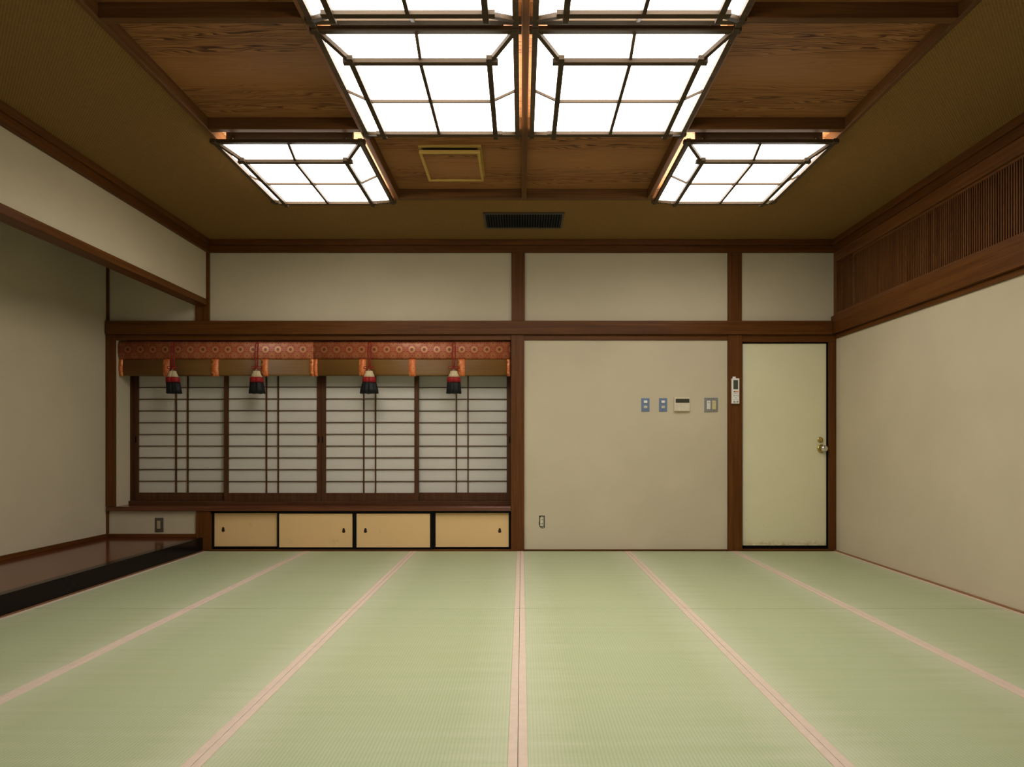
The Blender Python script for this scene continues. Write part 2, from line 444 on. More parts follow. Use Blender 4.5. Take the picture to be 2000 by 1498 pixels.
w = MB(); w.box(-0.70, -0.66, YF - 0.08, YF - 0.02, 0.0, 1.78); w.box(0.66, 0.70, YF - 0.08, YF - 0.02, 0.0, 1.78)
w.box(-0.02, 0.02, YF - 0.08, YF - 0.02, 0.04, 1.74); w.box(-0.66, 0.66, YF - 0.08, YF - 0.02, 0.0, 0.04); w.box(-0.66, 0.66, YF - 0.08, YF - 0.02, 1.74, 1.78)
struct(w.done('added_window', WOOD['z']))

GX = [-1.688, -0.855, 0.016, 0.875, 1.738]
GW = [0.0125, 0.016, 0.016, 0.016, 0.0125]
GY = [0.67, 1.53, 2.39, 3.22, 4.108]
BW = 0.021
c = MB()
c.box(XL - 0.1, GX[0] + 0.01, YF, YB, ZC, ZC + 0.06); c.box(GX[4] - 0.01, XR + 0.05, YF, YB, ZC, ZC + 0.06)
c.box(GX[0] + 0.01, GX[4] - 0.01, YF, GY[0] + 0.01, ZC, ZC + 0.06); c.box(GX[0] + 0.01, GX[4] - 0.01, GY[4] - 0.01, YB, ZC, ZC + 0.06)
CEIL = struct(c.done('ceiling', JUTE))
for i in range(4):                                                        # recessed cedar boards of the coffers
    for j in range(4):
        xc, yc = (GX[i] + GX[i + 1]) / 2, (GY[j] + GY[j + 1]) / 2
        hx, hy = (GX[i + 1] - GX[i]) / 2, (GY[j + 1] - GY[j]) / 2
        o = MB().box(-hx, hx, -hy, hy, 0, 0.02).done('ceiling_panel', CEDAR)
        o.parent = CEIL; o.location = (xc, yc, ZP)
for k, xg in enumerate(GX):                                               # ceiling beams
    bw = GW[k]
    trim(xg - bw, xg + bw, GY[0] - BW, GY[4] + BW, ZB, ZP + 0.001, CEILW['y'])
for k, yg in enumerate(GY):
    for i in range(4):
        bw = BW if k in (0, 4) else 0.017
        trim(GX[i] + GW[i], GX[i + 1] - GW[i + 1], yg - BW, yg - BW + 2 * bw, ZB + 0.001, ZP + 0.001, CEILW['x'])

# crown mouldings (two steps) round the room
def crown(x0, x1, y0, y1, x2, x3, y2, y3, ax):
    _tn[0] += 1
    m = MB(); m.box(x0, x1, y0, y1, 2.502, 2.558); m.box(x2, x3, y2, y3, 2.558, ZC)
    struct(m.done('trim_%d' % _tn[0], WOOD[ax], None, 0.003))
crown(XL + 0.030, XR - 0.030, YB - 0.030, YB, XL + 0.048, XR - 0.048, YB - 0.050, YB, 'x')
crown(XL, XL + 0.030, YF, YB, XL, XL + 0.048, YF, YB, 'y')
crown(XR - 0.030, XR, YF, YB, XR - 0.048, XR, YF, YB, 'y')

# back wall posts, rails, casings
YP = YB - 0.022                                                           # post faces
trim(X(998, YP), X(1024, YP), YP, YB + 0.05, -0.03, 1.812, WOOD['z'])             # middle post, lower
trim(X(999, YP), X(1025, YP), YP, YB, 1.926, 2.502, WOOD['z'])            # middle post, upper
trim(X(1422, YP), X(1450, YP), YP, YB + 0.05, -0.03, 1.812, WOOD['z'])            # post beside the door
trim(X(1422, YP), X(1449, YP), YP, YB, 1.926, 2.502, WOOD['z'])
trim(-2.737, -2.622, YP, YB, 1.926, 2.502, WOOD['z'])                     # alcove corner post, upper
trim(-2.732, -2.612, YP, YB + 0.05, 0.0, 0.335, WOOD['z'])                        # alcove corner post under the shelf
trim(XA, -3.412, YP, YB, 0.372, 1.812, WOOD['z'])                         # post at the alcove wall
trim(XA, XA + 0.020, YP + 0.008, YB, 0.143, 0.335, WOOD['z'])
trim(XA, XA + 0.022, YP + 0.008, YB, 1.926, 2.60, WOOD['z'])
trim(XA + 0.010, XR - 0.045, YB - 0.042, YB, 1.812, 1.926, WOOD['x'], 0.004)       # long rail
trim(-3.412, X(998, YP), YB - 0.014, YB + 0.012, 1.769, 1.812, WOOD['x'])          # head strips under the rail
trim(X(1024, YP), X(1422, YP), YB - 0.014, YB + 0.012, 1.769, 1.812, WOOD['x'])
trim(X(1450, YP), XR, YB - 0.014, YB + 0.03, 1.754, 1.812, WOOD['x'])
trim(X(1618), XR, YB - 0.014, YB + 0.010, -0.03, 1.754, WOOD['z'])       # door jamb on the right
trim(X(1024, YP), X(1422, YP), YB - 0.012, YB, -0.001, 0.010, WOOD['x'], 0.001)
# right wall rail, strip and base
trim(XR - 0.042, XR + 0.045, YF, YB - 0.001, 1.816, 1.967, WOOD['y'], 0.004)
trim(XR - 0.014, XR, YF, YB - 0.015, 1.780, 1.816, WOOD['y'])
trim(XR - 0.018, XR + 0.045, YF, YB - 0.001, 1.967, 1.992, RAN['y'])              # transom sill
trim(XR - 0.018, XR + 0.045, YF, YB - 0.001, 2.415, 2.502, RAN['y'])              # transom head
trim(XR - 0.018, XR + 0.045, YB - 0.045, YB - 0.001, 1.992, 2.415, RAN['z'])
# left: beam under the upper wall, base boards
trim(XL - 0.097, XL + 0.010, AF, YP, 2.057, 2.109, WOOD['y'])
o = struct(MB().box(XA, XA + 0.014, AF, YB - 0.014, 0.110, 0.143).done('baseboard_left', WOOD['y'], None, 0.002))
o = struct(MB().box(XA, -2.733, YB - 0.014, YB, 0.110, 0.141).done('baseboard_back', WOOD['x'], None, 0.002))
o = struct(MB().box(XR - 0.018, XR, YF, YB - 0.015, -0.002, 0.007).done('baseboard_right', wood('base_strip_wood', 'y', (0.22, 0.105, 0.040), (0.32, 0.16, 0.065)), None, 0.001))
trim(-2.671, -2.655, AF, YB - 0.03, -0.03, 0.006, wood('mat_edge_strip_wood', 'y', (0.13, 0.06, 0.025), (0.22, 0.11, 0.05)), 0.001)
trim(-2.612, X(1011), YB - 0.035, YB + 0.10, -0.03, 0.010, WOOD['x'], 0.001)         # cabinet threshold

# ------------------------------------------------------------------ alcove platform
ap = thing('alcove_platform', (-3.08, 3.1, 0), 'raised alcove platform with glossy reddish brown board and black lacquered front edge', 'platform')
MB().box(XA + 0.004, -2.734, AF + 0.004, YB - 0.002, 0.0, 0.110).done('platform_board', ALCW, ap, 0.002)
MB().box(-2.734, -2.671, AF, YB - 0.023, -0.03, 0.112).done('front_sill', BLACKLAC, ap, 0.004)['label'] = 'black lacquered front edge'

# ------------------------------------------------------------------ window: shelf, screens
YS1, YS2 = 5.205, 5.251                                                   # front and rear screen faces
sh = MB().box(XA + 0.016, X(998, YP), YB - 0.034, YS2 + 0.10, 0.335, 0.371).done('window_shelf', SHELFW, None, 0.003)
tag(sh, 'long polished reddish brown wooden shelf running below the paper screens', 'shelf')
trim(-3.41, X(1011), YS1 - 0.012, YS2 + 0.10, 0.371, 0.4025, SHOJIW['x'])               # sill rail of the screens
trim(-3.41, X(1011), YS1 - 0.035, YS2 + 0.10, 1.745, 1.80, SHOJIW['x'])
trim(-3.41, X(261, YS2) - 0.002, YS1 + 0.008, YS2 + 0.08, 0.404, 1.745, SHOJIW['z'])             # jamb
SW, SZ0, SZ1 = 0.8465, 0.4035, 1.744
def shoji(x0, y, label):
    t = thing('shoji_screen', (x0 + SW / 2, y, SZ0), label, 'sliding screen', 'sliding paper screens of the window')
    st, dp = 0.038, 0.030
    f = MB(); f.box(x0 + 0.001, x0 + st, y, y + dp, SZ0, SZ1); f.box(x0 + SW - st, x0 + SW - 0.001, y, y + dp, SZ0, SZ1)
    f.box(x0 + st, x0 + SW - st, y, y + dp, SZ0, 0.4705); f.box(x0 + st, x0 + SW - st, y, y + dp, SZ1 - 0.05, SZ1)
    f.done('screen_frame', SHOJIW['z'], t, 0.0015)
    MB().box(x0 + st, x0 + SW - st, y + 0.017, y + 0.019, 0.4705, SZ1 - 0.05).done('paper', PAPER, t)
    k = MB(); zz = 0.5718
    while zz < SZ1 - 0.07:
        k.box(x0 + st, x0 + SW - st, y + 0.006, y + 0.017, zz - 0.0036, zz + 0.0036); zz += 0.1026
    for dx in (0.329, 0.4315):
        k.box(x0 + st + dx - 0.0052, x0 + st + dx + 0.0052, y + 0.004, y + 0.017, 0.4705, SZ1 - 0.05)
    k.done('lattice', SHOJIW['x'], t)
    return t
def slot(t, x, y, z):
    MB().box(x - 0.0055, x + 0.0055, y - 0.001, y + 0.004, z - 0.028, z + 0.028).done('finger_pull', BLACK, t, 0.002)
xs = [X(261, YS2), X(437, YS1), X(627.5, YS1), X(998, YS2) - SW]
s1 = shoji(xs[0], YS2, 'paper lattice sliding screen at the far left, next to the white recess wall')
s2 = shoji(xs[1], YS1, 'paper lattice sliding screen second from left, left of the middle pair of pulls')
s3 = shoji(xs[2], YS1, 'paper lattice sliding screen third from left, right of the middle pair of pulls')
s4 = shoji(xs[3], YS2, 'paper lattice sliding screen at the right end, against the middle post')
slot(s1, xs[0] + 0.018, YS2, 0.9345); slot(s2, xs[1] + SW - 0.021, YS1, 0.9345)
slot(s3, xs[2] + 0.012, YS1, 0.9345); slot(s4, xs[3] + SW - 0.012, YS2, 0.9345)

# ------------------------------------------------------------------ bamboo blinds with brocade
YBL = 5.075
def bulge(x0, x1, z0, z1, y, depth, th=0.010, n=10):                      # softly rounded hanging cloth, solid
    m = MB(); pts = []
    for i in range(n + 1):
        t = i / n; pts.append((x0, y - depth * math.sin(PI * t) ** 0.6 if 0 < t < 1 else y, z1 + (z0 - z1) * t))
    for i in range(n, -1, -1): pts.append((x0, y + th, z1 + (z0 - z1) * i / n))
    m.prism(pts, (x1 - x0, 0, 0)); return m
def blind(px0, px1, strips, label):
    xa, xb = X(px0, YBL), X(px1, YBL)
    t = thing('bamboo_blind', ((xa + xb) / 2, YBL, Z(734, YBL)), label, 'blind', 'rolled bamboo blinds above the window')
    bulge(xa, xb, Z(701.5, YBL), Z(666, YBL), YBL - 0.006, 0.020).done('brocade_band', BROCADE, t, 0, True)['label'] = 'red and gold flowered brocade band'
    bulge(xa + 0.004, xb - 0.004, Z(734, YBL), Z(701, YBL), YBL, 0.006, 0.012).done('bamboo_sheet', BAMBOO, t, 0, True)['label'] = 'brown split bamboo sheet'
    for a, b in strips:
        bulge(X(a, YBL), X(b, YBL), Z(735, YBL), Z(700.5, YBL), YBL - 0.003, 0.011, 0.016, 8).done('brocade_strip', BROCADE2, t, 0, True)['label'] = 'bright orange brocade strip'
    return t
blind(234, 613.2, [(234, 240.5), (320, 332.5), (413.5, 427.5), (511, 524), (606.5, 613)], 'bamboo blind with red brocade band over the left two paper screens')
blind(613.8, 996.8, [(614, 620.5), (702, 715), (798.5, 812), (894.5, 908), (990, 996.6)], 'bamboo blind with red brocade band over the right two paper screens')

# ------------------------------------------------------------------ tassels
def tassel(px, label, skew=0.0, wide=1.0):
    yt = 5.030; s = yt / F
    x0 = X(px, yt)
    zt = lambda py: Z(py, yt)
    t = thing('tassel', (x0, yt, zt(768)), label, 'tassel', 'tassels hanging from the blinds')
    m = MB()
    for sx in (-1, 1):
        m.tube([(x0 + sx * 1.0 * s, yt + 0.016, zt(667.5)), (x0 + sx * 2.6 * s, yt + 0.004, zt(672)), (x0 + sx * 2.9 * s, yt - 0.006, zt(690)), (x0 + sx * 2.2 * s, yt - 0.002, zt(704)), (x0 + sx * 1.2 * s, yt, zt(718))], 0.0042, 8)
    m.done('cord', REDCORD, t, 0, True)
    m = MB()
    for sx in (-1, 1):
        cx_, cz_ = x0 + sx * 6.2 * s, zt(718)
        m.tube([(cx_ + 4.4 * s * math.cos(a), yt - 0.004 + 0.004 * math.sin(a * 2), cz_ + 2.6 * s * math.sin(a) + sx * 0.0) for a in [2 * PI * k / 14 for k in range(14)]], 0.0032, 7, True)
        m.tube([(x0, yt - 0.004, zt(718)), (x0 + sx * 2.2 * s, yt - 0.005, zt(723)), (x0 + sx * 3.8 * s, yt - 0.003, zt(729))], 0.0028, 6)
    m.tube([(x0 - 2.2 * s, yt - 0.005, zt(718)), (x0, yt - 0.008, zt(718.5)), (x0 + 2.2 * s, yt - 0.005, zt(718))], [0.006, 0.008, 0.006], 8)
    m.done('bow', REDCORD, t, 0, True)
    m = MB(); 
    for sx in (-1, 1): m.tube([(x0, yt - 0.003, zt(718)), (x0 + sx * 2.2 * s, yt - 0.006, zt(726))], 0.0016, 6)
    m.done('thread', THREAD, t, 0, True)
    rnd = random.Random(int(px))
    ph = [rnd.uniform(0, 6.28) for _ in range(3)]
    def body(levels, name, mat, amp):
        m = MB(); n = 64; rings = []
        for (py, hw, sk) in levels:
            ring = []
            for k in range(n):
                a = 2 * PI * k / n
                d = min(abs(((a - 1.5 * PI + PI) % (2 * PI)) - PI), abs(((a - 0.5 * PI + PI) % (2 * PI)) - PI))
                g = 1 - 0.17 * math.exp(-(d / 0.13) ** 2)
                rp = 1 + amp * math.sin(13 * a + ph[0]) + amp * 0.7 * math.sin(22 * a + ph[1])
                ring.append(m.bm.verts.new((x0 + sk * skew * s + hw * s * math.cos(a) * rp, yt - 0.004 + hw * s * 0.62 * math.sin(a) * g * rp, zt(py) + amp * 0.05 * math.sin(7 * a + ph[2]) * (py - 724) / 45)))
            rings.append(ring)
        for A, B in zip(rings, rings[1:]):
            for k in range(n): m.bm.faces.new((A[k], A[(k + 1) % n], B[(k + 1) % n], B[k]))
        m.bm.faces.new(rings[0]); m.bm.faces.new(rings[-1][::-1])
        m.done(name, mat, t, 0, True)
    body([(724.5, 4.5, 0), (725.2, 6.8, 0), (727.5, 7.0, 0), (732, 9.0, 0), (737.2, 11.2, 0)], 'tassel_head', SILKW, 0.015)
    body([(736.8, 11.8, 0), (738, 12.7, 0), (743, 13.2, 0.1), (746.8, 13.2, 0.2)], 'red_band', SILKR, 0.02)
    body([(746.2, 12.8, 0.2), (752, 13.4 * wide ** .5, 0.5), (760, 14.6 * wide, 0.8), (768.5, 15.6 * wide, 1.0)], 'fringe', SILKB, 0.045)
    return t
tassel(338, 'cream, red and black tassel hanging at the far left of the blinds', 3.0, 0.92)
tassel(501.5, 'cream, red and black tassel hanging left of the join between the blinds', 1.0, 0.98)
tassel(721.5, 'tassel with the widest black fringe, hanging right of the join between the blinds', 0.0, 1.12)
tassel(886.5, 'cream, red and black tassel hanging nearest the middle post', 0.0, 0.92)

# ------------------------------------------------------------------ low cabinet with four small sliding doors
cab = thing('low_cabinet', ((X(413) + X(997)) / 2, YB, 0.0), 'low built-in cabinet with four tan sliding doors in black frames under the shelf', 'cabinet')
m = MB(); xa, xb = -2.611, X(998, YP) - 0.001
m.box(xa, xb, YB + 0.26, YB + 0.28, 0.011, 0.334); m.box(xa, xa + 0.008, YB + 0.05, YB + 0.26, 0.011, 0.334); m.box(xb - 0.008, xb, YB + 0.05, YB + 0.26, 0.011, 0.334)
m.box(xa, xb, YB - 0.022, YB + 0.06, 0.326, 0.3345)
m.done('body', BLACKFR, cab)
def cdoor(p0, p1, y, pull, inner):
    x0, x1 = X(p0, y), X(p1, y); z0, z1 = 0.0105 + (0.006 if y > YB else 0), 0.326
    q0, q1, zb, zt_ = X(inner[0], y), X(inner[1], y), Z(inner[2], y), Z(inner[3], y)
    d = MB(); d.box(x0, q0, y, y + 0.018, z0, z1); d.box(q1, x1, y, y + 0.018, z0, z1); d.box(q0, q1, y, y + 0.018, z0, zb); d.box(q0, q1, y, y + 0.018, zt_, z1)
    D = d.done('door', BLACKFR, cab, 0.0015)
    MB().box(q0, q1, y + 0.004, y + 0.014, zb, zt_).done('door_panel', FUSUMA, D)
    pts = []; cx_, cz_ = X(pull[0], y), Z(pull[1], y); s = y / F
    for k in range(9): a = PI * k / 8; pts.append((cx_ + 2.1 * s * math.cos(a), y + 0.0025, cz_ + 2.4 * s + 2.3 * s * math.sin(a)))
    for k in range(9): a = PI + PI * k / 8; pts.append((cx_ + 3.1 * s * math.cos(a), y + 0.0025, cz_ - 2.4 * s + 2.6 * s * math.sin(a)))
    MB().prism(pts, (0, 0.004, 0)).done('finger_pull', PULL, D)
cdoor(412.5, 546, YB + 0.010, (435.5, 1034), (418.5, 541.0, 1067.2, 1002.2))
cdoor(541.0, 692.0, YB - 0.012, (671, 1036), (545.0, 688.2, 1069.0, 1003.2))
cdoor(692.2, 845.0, YB - 0.012, (713.5, 1036), (696.2, 839.8, 1069.2, 1003.2))
cdoor(840, 996.5, YB + 0.010, (976, 1036), (850.8, 993.4, 1068.2, 1002.0))

# ------------------------------------------------------------------ door on the right
YD = YB + 0.016
dr = struct(MB().box(X(1450.8, YD), X(1613.8, YD), YD, YD + 0.04, Z(1065.5, YD), Z(671, YD)).done('door_1', DOORP, None, 0.002))
dr['label'] = 'pale yellow flush door with round knob'
MB().box(X(1450.8, YD), X(1617, YD), YD + 0.005, YD + 0.05, Z(1070.5, YD), Z(1065.6, YD)).done('door_sweep', BLACK, dr)
MB().lathe_y((X(1603, YD), YD, Z(876, YD)), [(0, .020), (.004, .033), (.010, .034), (.013, .022)]).done('knob_rose', BRASS, dr, 0, True)
MB().lathe_y((X(1604.3, YD), YD - .013, Z(876, YD)), [(0, .011), (.018, .012), (.024, .022), (.034, .0275), (.046, .027), (.054, .021), (.057, .010)]).done('door_knob', CHROME, dr, 0, True)
dbo = MB().lathe_y((X(1601.3, YD), YD, Z(859, YD)), [(0, .019), (.006, .024), (.010, .022), (.012, .016)]).done('deadbolt', BRASS, dr, 0, True)
MB().box(X(1601.3, YD) - .004, X(1601.3, YD) + .004, YD - .026, YD - .012, Z(859, YD) - .015, Z(859, YD) + .015).done('thumb_turn', BRASS, dbo, .002)
struct(MB().box(X(1450, YP), XR, YD + 0.055, YD + 0.075, -0.03, 1.81).done('door_jamb_back', BLACK))
trim(X(1450, YP), X(1617.5), YB - 0.012, YB + 0.014, -0.03, 0.013, WOOD['x'], 0.001)

# ------------------------------------------------------------------ right wall transom of slats
def transom(y0, y1, x, label, stile0=True):
    t = thing('slatted_transom', (x, (y0 + y1) / 2, 1.992), label, 'transom', 'slatted wooden transoms on the right wall')
    f = MB(); f.box(x, x + 0.018, y0, y1, 1.9925, 2.006); f.box(x, x + 0.018, y0, y1, 2.400, 2.4145)
    f.box(x, x + 0.018, y0, y0 + 0.020, 2.006, 2.400); f.box(x, x + 0.018, y1 - 0.020, y1, 2.006, 2.400)
    f.done('transom_frame', RAN['y'], t, 0.001)
    m = MB(); y = y0 + 0.032
    while y < y1 - 0.026:
        m.box(x + 0.002, x + 0.007, y - 0.0042, y + 0.0042, 2.006, 2.400); y += 0.0176
    m.done('slats', RAN['z'], t)
transom(3.95, 4.997, XR + 0.022, 'short slatted transom in the rear track, in the corner by the back wall')
transom(2.20, 4.78, XR + 0.001, 'long slatted transom in the front track above the right wall rail')
transom(-0.35, 2.19, XR + 0.001, 'slatted transom on the right wall nearest the viewer')

# ------------------------------------------------------------------ tatami mats
TX = [-2.655, -1.797, -0.905, -0.011, 0.882, 1.776, XR - 0.019]
TY = [YF + 0.001, 1.437, 3.236, YB - 0.036]
colname = ['beside the alcove platform', 'second column from the alcove', 'third column from the alcove', 'right of the centre border', 'second column from the right wall', 'beside the right wall']
rowname = ['in the row nearest the viewer', 'in the middle row', 'in the back row']
backname = ['beside the alcove and in front of the first cabinet door', 'in front of the middle cabinet doors, left of another', 'in front of the cabinet end and middle post', 'in front of the wall outlet', 'in front of the switches and door post', 'in front of the yellow door']
for j in range(3):
    for i in range(6):
        x0, x1, y0, y1 = TX[i] + 0.0008, TX[i + 1] - 0.0008, TY[j] + 0.0028, TY[j + 1] - 0.0028
        lab = 'green tatami mat %s, %s' % (rowname[j], colname[i]) if j < 2 else 'green tatami mat in the back row, ' + colname[i]
        t = thing('tatami_mat', ((x0 + x1) / 2, (y0 + y1) / 2, -0.03), lab, 'tatami mat', 'green tatami mats covering the floor')
        bw = 0.0275
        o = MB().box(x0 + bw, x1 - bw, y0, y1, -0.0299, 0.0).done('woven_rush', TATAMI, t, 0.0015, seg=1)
        for a, b in ((x0, x0 + bw), (x1 - bw, x1)):
            MB().box(a, b, y0, y1, -0.0299, 0.0008).done('cloth_border', TAPE, t, 0.0007, seg=1)['label'] = 'pinkish beige cloth border'

# ------------------------------------------------------------------ lanterns
UZ, LZ = 2.543, 2.487
def lantern_proto():
    R = thing('ceiling_lantern', (0, 0, ZP), '', 'ceiling light', 'lit square lanterns in the ceiling coffers')
    a, b = 0.400, 0.2885
    for nm, q, zc, ov in (('upper_frame', a, UZ, 0.024), ('lower_frame', b, LZ, 0.036)):
        m = MB()
        for s in (-1, 1):
            m.box(-q - ov, q + ov, s * q - .0118, s * q + .0118, zc - .0095, zc + .0095)
            m.box(s * q - .0118, s * q + .0118, -q - ov, q + ov, zc - .0125, zc + .0075)
        m.done(nm, LANT['x'], R, 0.0012)
    for sx in (-1, 1):
        for sy in (-1, 1):
            MB().bar((sx * (a - .004), sy * (a - .004), UZ), (sx * b, sy * b, LZ), .018, .018).done('corner_rib', LANT['x'], R, 0.001)
    for s in (-1, 1):                                                      # glazing laths of the sloping sides
        MB().bar((0, s * a, UZ - .002), (0, s * b, LZ + .003), .013, .012).done('side_lath', LANT['y'], R)
        MB().bar((s * a, 0, UZ - .002), (s * b, 0, LZ + .003), .009, .010).done('side_lath', LANT['x'], R)
    MB().box(-.0075, .0075, -b, b, LZ - .010, LZ + .006).done('bottom_lath', LANT['y'], R)
    MB().box(-b, b, -.0045, .0045, LZ - .006, LZ + .0065).done('bottom_lath', LANT['x'], R)
    th = 0.0025
    for k in range(4):
        M = Matrix.Rotation(k * PI / 2, 3, 'Z')
        P = [Vector(p) for p in ((-a + .012, -a + .012, UZ + .006), (a - .012, -a + .012, UZ + .006), (b - .008, -b + .010, LZ + .010), (-b + .008, -b + .010, LZ + .010))]
        m = MB(); m.prism([M @ p for p in P], M @ Vector((0, th, th))); m.done('side_pane', PANE, R)
    MB().box(-b + .010, b - .010, -b + .010, b - .010, LZ + .0065, LZ + .0085).done('bottom_pane', PANE, R)
    for s in (-1, 1):
        m = MB(); m.box(-.35, .35, s * .368 - .010, s * .368 + .010, 2.562, ZP - 0.0004)
        for sx in (-1, 1):
            m.box(sx * .31 - .012, sx * .31 + .012, s * .368 - .012, s * .368 + .012, 2.558, 2.580)
            m.box(sx * .31 - .008, sx * .31 + .008, s * .368 - .008, s * (a + .004), UZ + .0085, 2.566)
        m.done('mounting_bar', LANT['x'], R, 0.001)
    return R
cxs = [-1.280, -0.424, 0.454, 1.309]
LY = [1.09, 1.945, 2.80, 3.68]
lan = [(cxs[0], LY[3], 'lit square ceiling lantern at far left, hanging by itself beside the flat woven ceiling'),
       (cxs[3], LY[3], 'lit square ceiling lantern at far right, hanging by itself beside the flat woven ceiling'),
       (cxs[1], LY[2], 'large lit ceiling lantern whole in view, left of the centre beam'),
       (cxs[2], LY[2], 'large lit ceiling lantern whole in view, right of the centre beam'),
       (cxs[1], LY[1], 'lit ceiling lantern cut by the top of the picture, left of the centre beam'),
       (cxs[2], LY[1], 'lit ceiling lantern cut by the top of the picture, right of the centre beam')]
L0 = lantern_proto()
for k, (x, y, lab) in enumerate(lan):
    if k == 0: L0.location = (x, y, ZP); L0['label'] = lab
    else: dup(L0, (x, y, ZP), lab)

# ------------------------------------------------------------------ ceiling fan cover and air grille
fx0, fx1, fy0, fy1 = -0.600, -0.243, 3.492, 3.872
fan = thing('ventilation_fan', ((fx0 + fx1) / 2, (fy0 + fy1) / 2, ZP), 'square ceiling fan cover with ochre frame and cedar panel in the coffer left of centre', 'ceiling fan')
def ring(m, x0, x1, y0, y1, z0, z1, wd):
    m.box(x0, x1, y0, y0 + wd, z0, z1); m.box(x0, x1, y1 - wd, y1, z0, z1)
    m.box(x0, x0 + wd, y0 + wd, y1 - wd, z0, z1); m.box(x1 - wd, x1, y0 + wd, y1 - wd, z0, z1)
    return m
ring(MB(), fx0 - .006, fx1 + .006, fy0 - .006, fy1 + .006, 2.620, ZP - .0002, 0.020).done('base_frame', BRASSFR, fan, 0.002)
m = MB(); m.box(fx0 + .02, fx1 - .02, fy0 + .014, fy1 - .014, 2.622, 2.631)
for sx in (0.25, 0.75):
    for sy in (0.2, 0.8):
        xx, yy = fx0 + (fx1 - fx0) * sx, fy0 + (fy1 - fy0) * sy
        m.box(xx - .012, xx + .012, yy - .012, yy + .012, 2.600, 2.624)
m.done('intake', BLACK, fan)
ring(MB(), fx0, fx1, fy0, fy1, 2.586, 2.605, 0.017).done('cover_frame', BRASSFR, fan, 0.003)
MB().box(fx0 + .017, fx1 - .017, fy0 + .017, fy1 - .017, 2.594, 2.602).done('cover_panel', CEDAR, fan)

gx0, gx1, gy0, gy1 = -0.288, 0.318, 4.426, 4.735
gr = thing('air_grille', ((gx0 + gx1) / 2, (gy0 + gy1) / 2, ZC), 'long black slatted air grille in the flat ceiling near the back wall', 'air vent')
ring(MB(), gx0, gx1, gy0, gy1, 2.594, ZC - .0002, 0.017).done('grille_frame', GRFRAME, gr, 0.002)
MB().box(gx0 + .016, gx1 - .016, gy0 + .016, gy1 - .016, 2.6035, ZC - .0002).done('backing', BLACK, gr)
m = MB(); n = 29
for k in range(n):
    xx = gx0 + .017 + (gx1 - gx0 - .034) * (k + 0.5) / n
    m.box(xx - .002, xx + .002, gy0 + .017, gy1 - .017, 2.5955, 2.6035)
m.done('slats', GRILLE, gr)

# ------------------------------------------------------------------ wall fittings
def rect(m, p0, p1, q0, q1, y0, y1): return m.box(X(p0), X(p1), y0, y1, Z(q1), Z(q0))
def switch_two(p0, label, c1, c2):
    t = thing('switch_plate', (X(p0 + 8), YB, Z(805)), label, 'light switch', 'blue two-button switch plates')
    rect(MB(), p0, p0 + 16, 777.5, 804, YB - .006, YB).done('plate', BLUEPL, t, .002)
    rect(MB(), p0 + 4.8, p0 + 11.4, 782.3, 787.3, YB - .011, YB - .006).done('button', c1, t, .0015)
    rect(MB(), p0 + 4.8, p0 + 11.4, 792.6, 797.4, YB - .011, YB - .006).done('button', c2, t, .0015)
    for q in (779.2, 801.3):
        MB().lathe_y((X(p0 + 8), YB - .006, Z(q)), [(0, .004), (.0015, .0035)], 12).done('screw', STEEL, t)
switch_two(1252.4, 'blue two-button switch plate, leftmost of the row of wall controls', WHITEPL, IVORY)
switch_two(1286.8, 'blue two-button switch plate beside the cream thermostat', WHITEPL, IVORY)
t = thing('thermostat', (X(1331), YB, Z(804)), 'square cream wall thermostat with dark display strip', 'thermostat')
rect(MB(), 1315.5, 1346.2, 776.3, 803.5, YB - .022, YB + .0005).done('body', CREAM, t, .003)
rect(MB(), 1318.3, 1345.0, 779.3, 787.2, YB - .0228, YB - .021).done('display', LCDD, t, .0006)
rect(MB(), 1316.5, 1345.6, 788.2, 803.0, YB - .0250, YB - .0215).done('cover', CREAM, t, .0015)
t = thing('double_switch_plate', (X(1388), YB, Z(805)), 'grey metal wall plate with one white and one yellowed switch', 'light switch')
rect(MB(), 1375.3, 1402, 776.8, 804.8, YB - .006, YB).done('plate', STEEL, t, .002)
for p0, mt, lb in ((1379.9, GREYSW, 'white switch'), (1390.5, YELLOWED, 'yellowed switch')):
    o = rect(MB(), p0, p0 + 7.0, 782.8, 799.3, YB - .011, YB - .006).done('switch', mt, t, .0012); o['label'] = lb
    rect(MB(), p0 + 1.2, p0 + 5.8, 785.6, 787.2, YB - .0122, YB - .0105).done('indicator', GREYBTN, o)
    rect(MB(), p0 + 1.2, p0 + 5.8, 791.8, 797.6, YB - .0135, YB - .0105).done('rocker', mt, o, .001)
for px_ in (1383.2, 1393.8):
    for q in (779.2, 802.2):
        MB().lathe_y((X(px_), YB - .006, Z(q)), [(0, .0045), (.002, .0038)], 12).done('screw', CHROME, t)
# remote control on the post
yr = YP; RX = lambda p: X(p, yr); RZ = lambda q: Z(q, yr)
t = thing('remote_holder', (RX(1434), yr, RZ(760)), 'small white wall bracket showing above the remote control', 'bracket')
m = MB(); m.box(RX(1430.6), RX(1436.2), yr - .004, yr + .0005, RZ(739.2), RZ(735.8)); m.box(RX(1430.6), RX(1432.0), yr - .010, yr - .004, RZ(739.2), RZ(736.2)); m.box(RX(1434.8), RX(1436.2), yr - .010, yr - .004, RZ(739.2), RZ(736))
m.done('bracket', WHITEPL, t, .001)
t = thing('remote_control', (RX(1435), yr, RZ(789)), 'white air conditioner remote control mounted on the post beside the door', 'remote control')
def rr(m, p0, p1, q0, q1, y0, y1): return m.box(RX(p0), RX(p1), y0, y1, RZ(q1), RZ(q0))
rr(MB(), 1427.8, 1442.4, 739.4, 788.8, yr - .024, yr + .0005).done('body', WHITEPL, t, .005, seg=3)
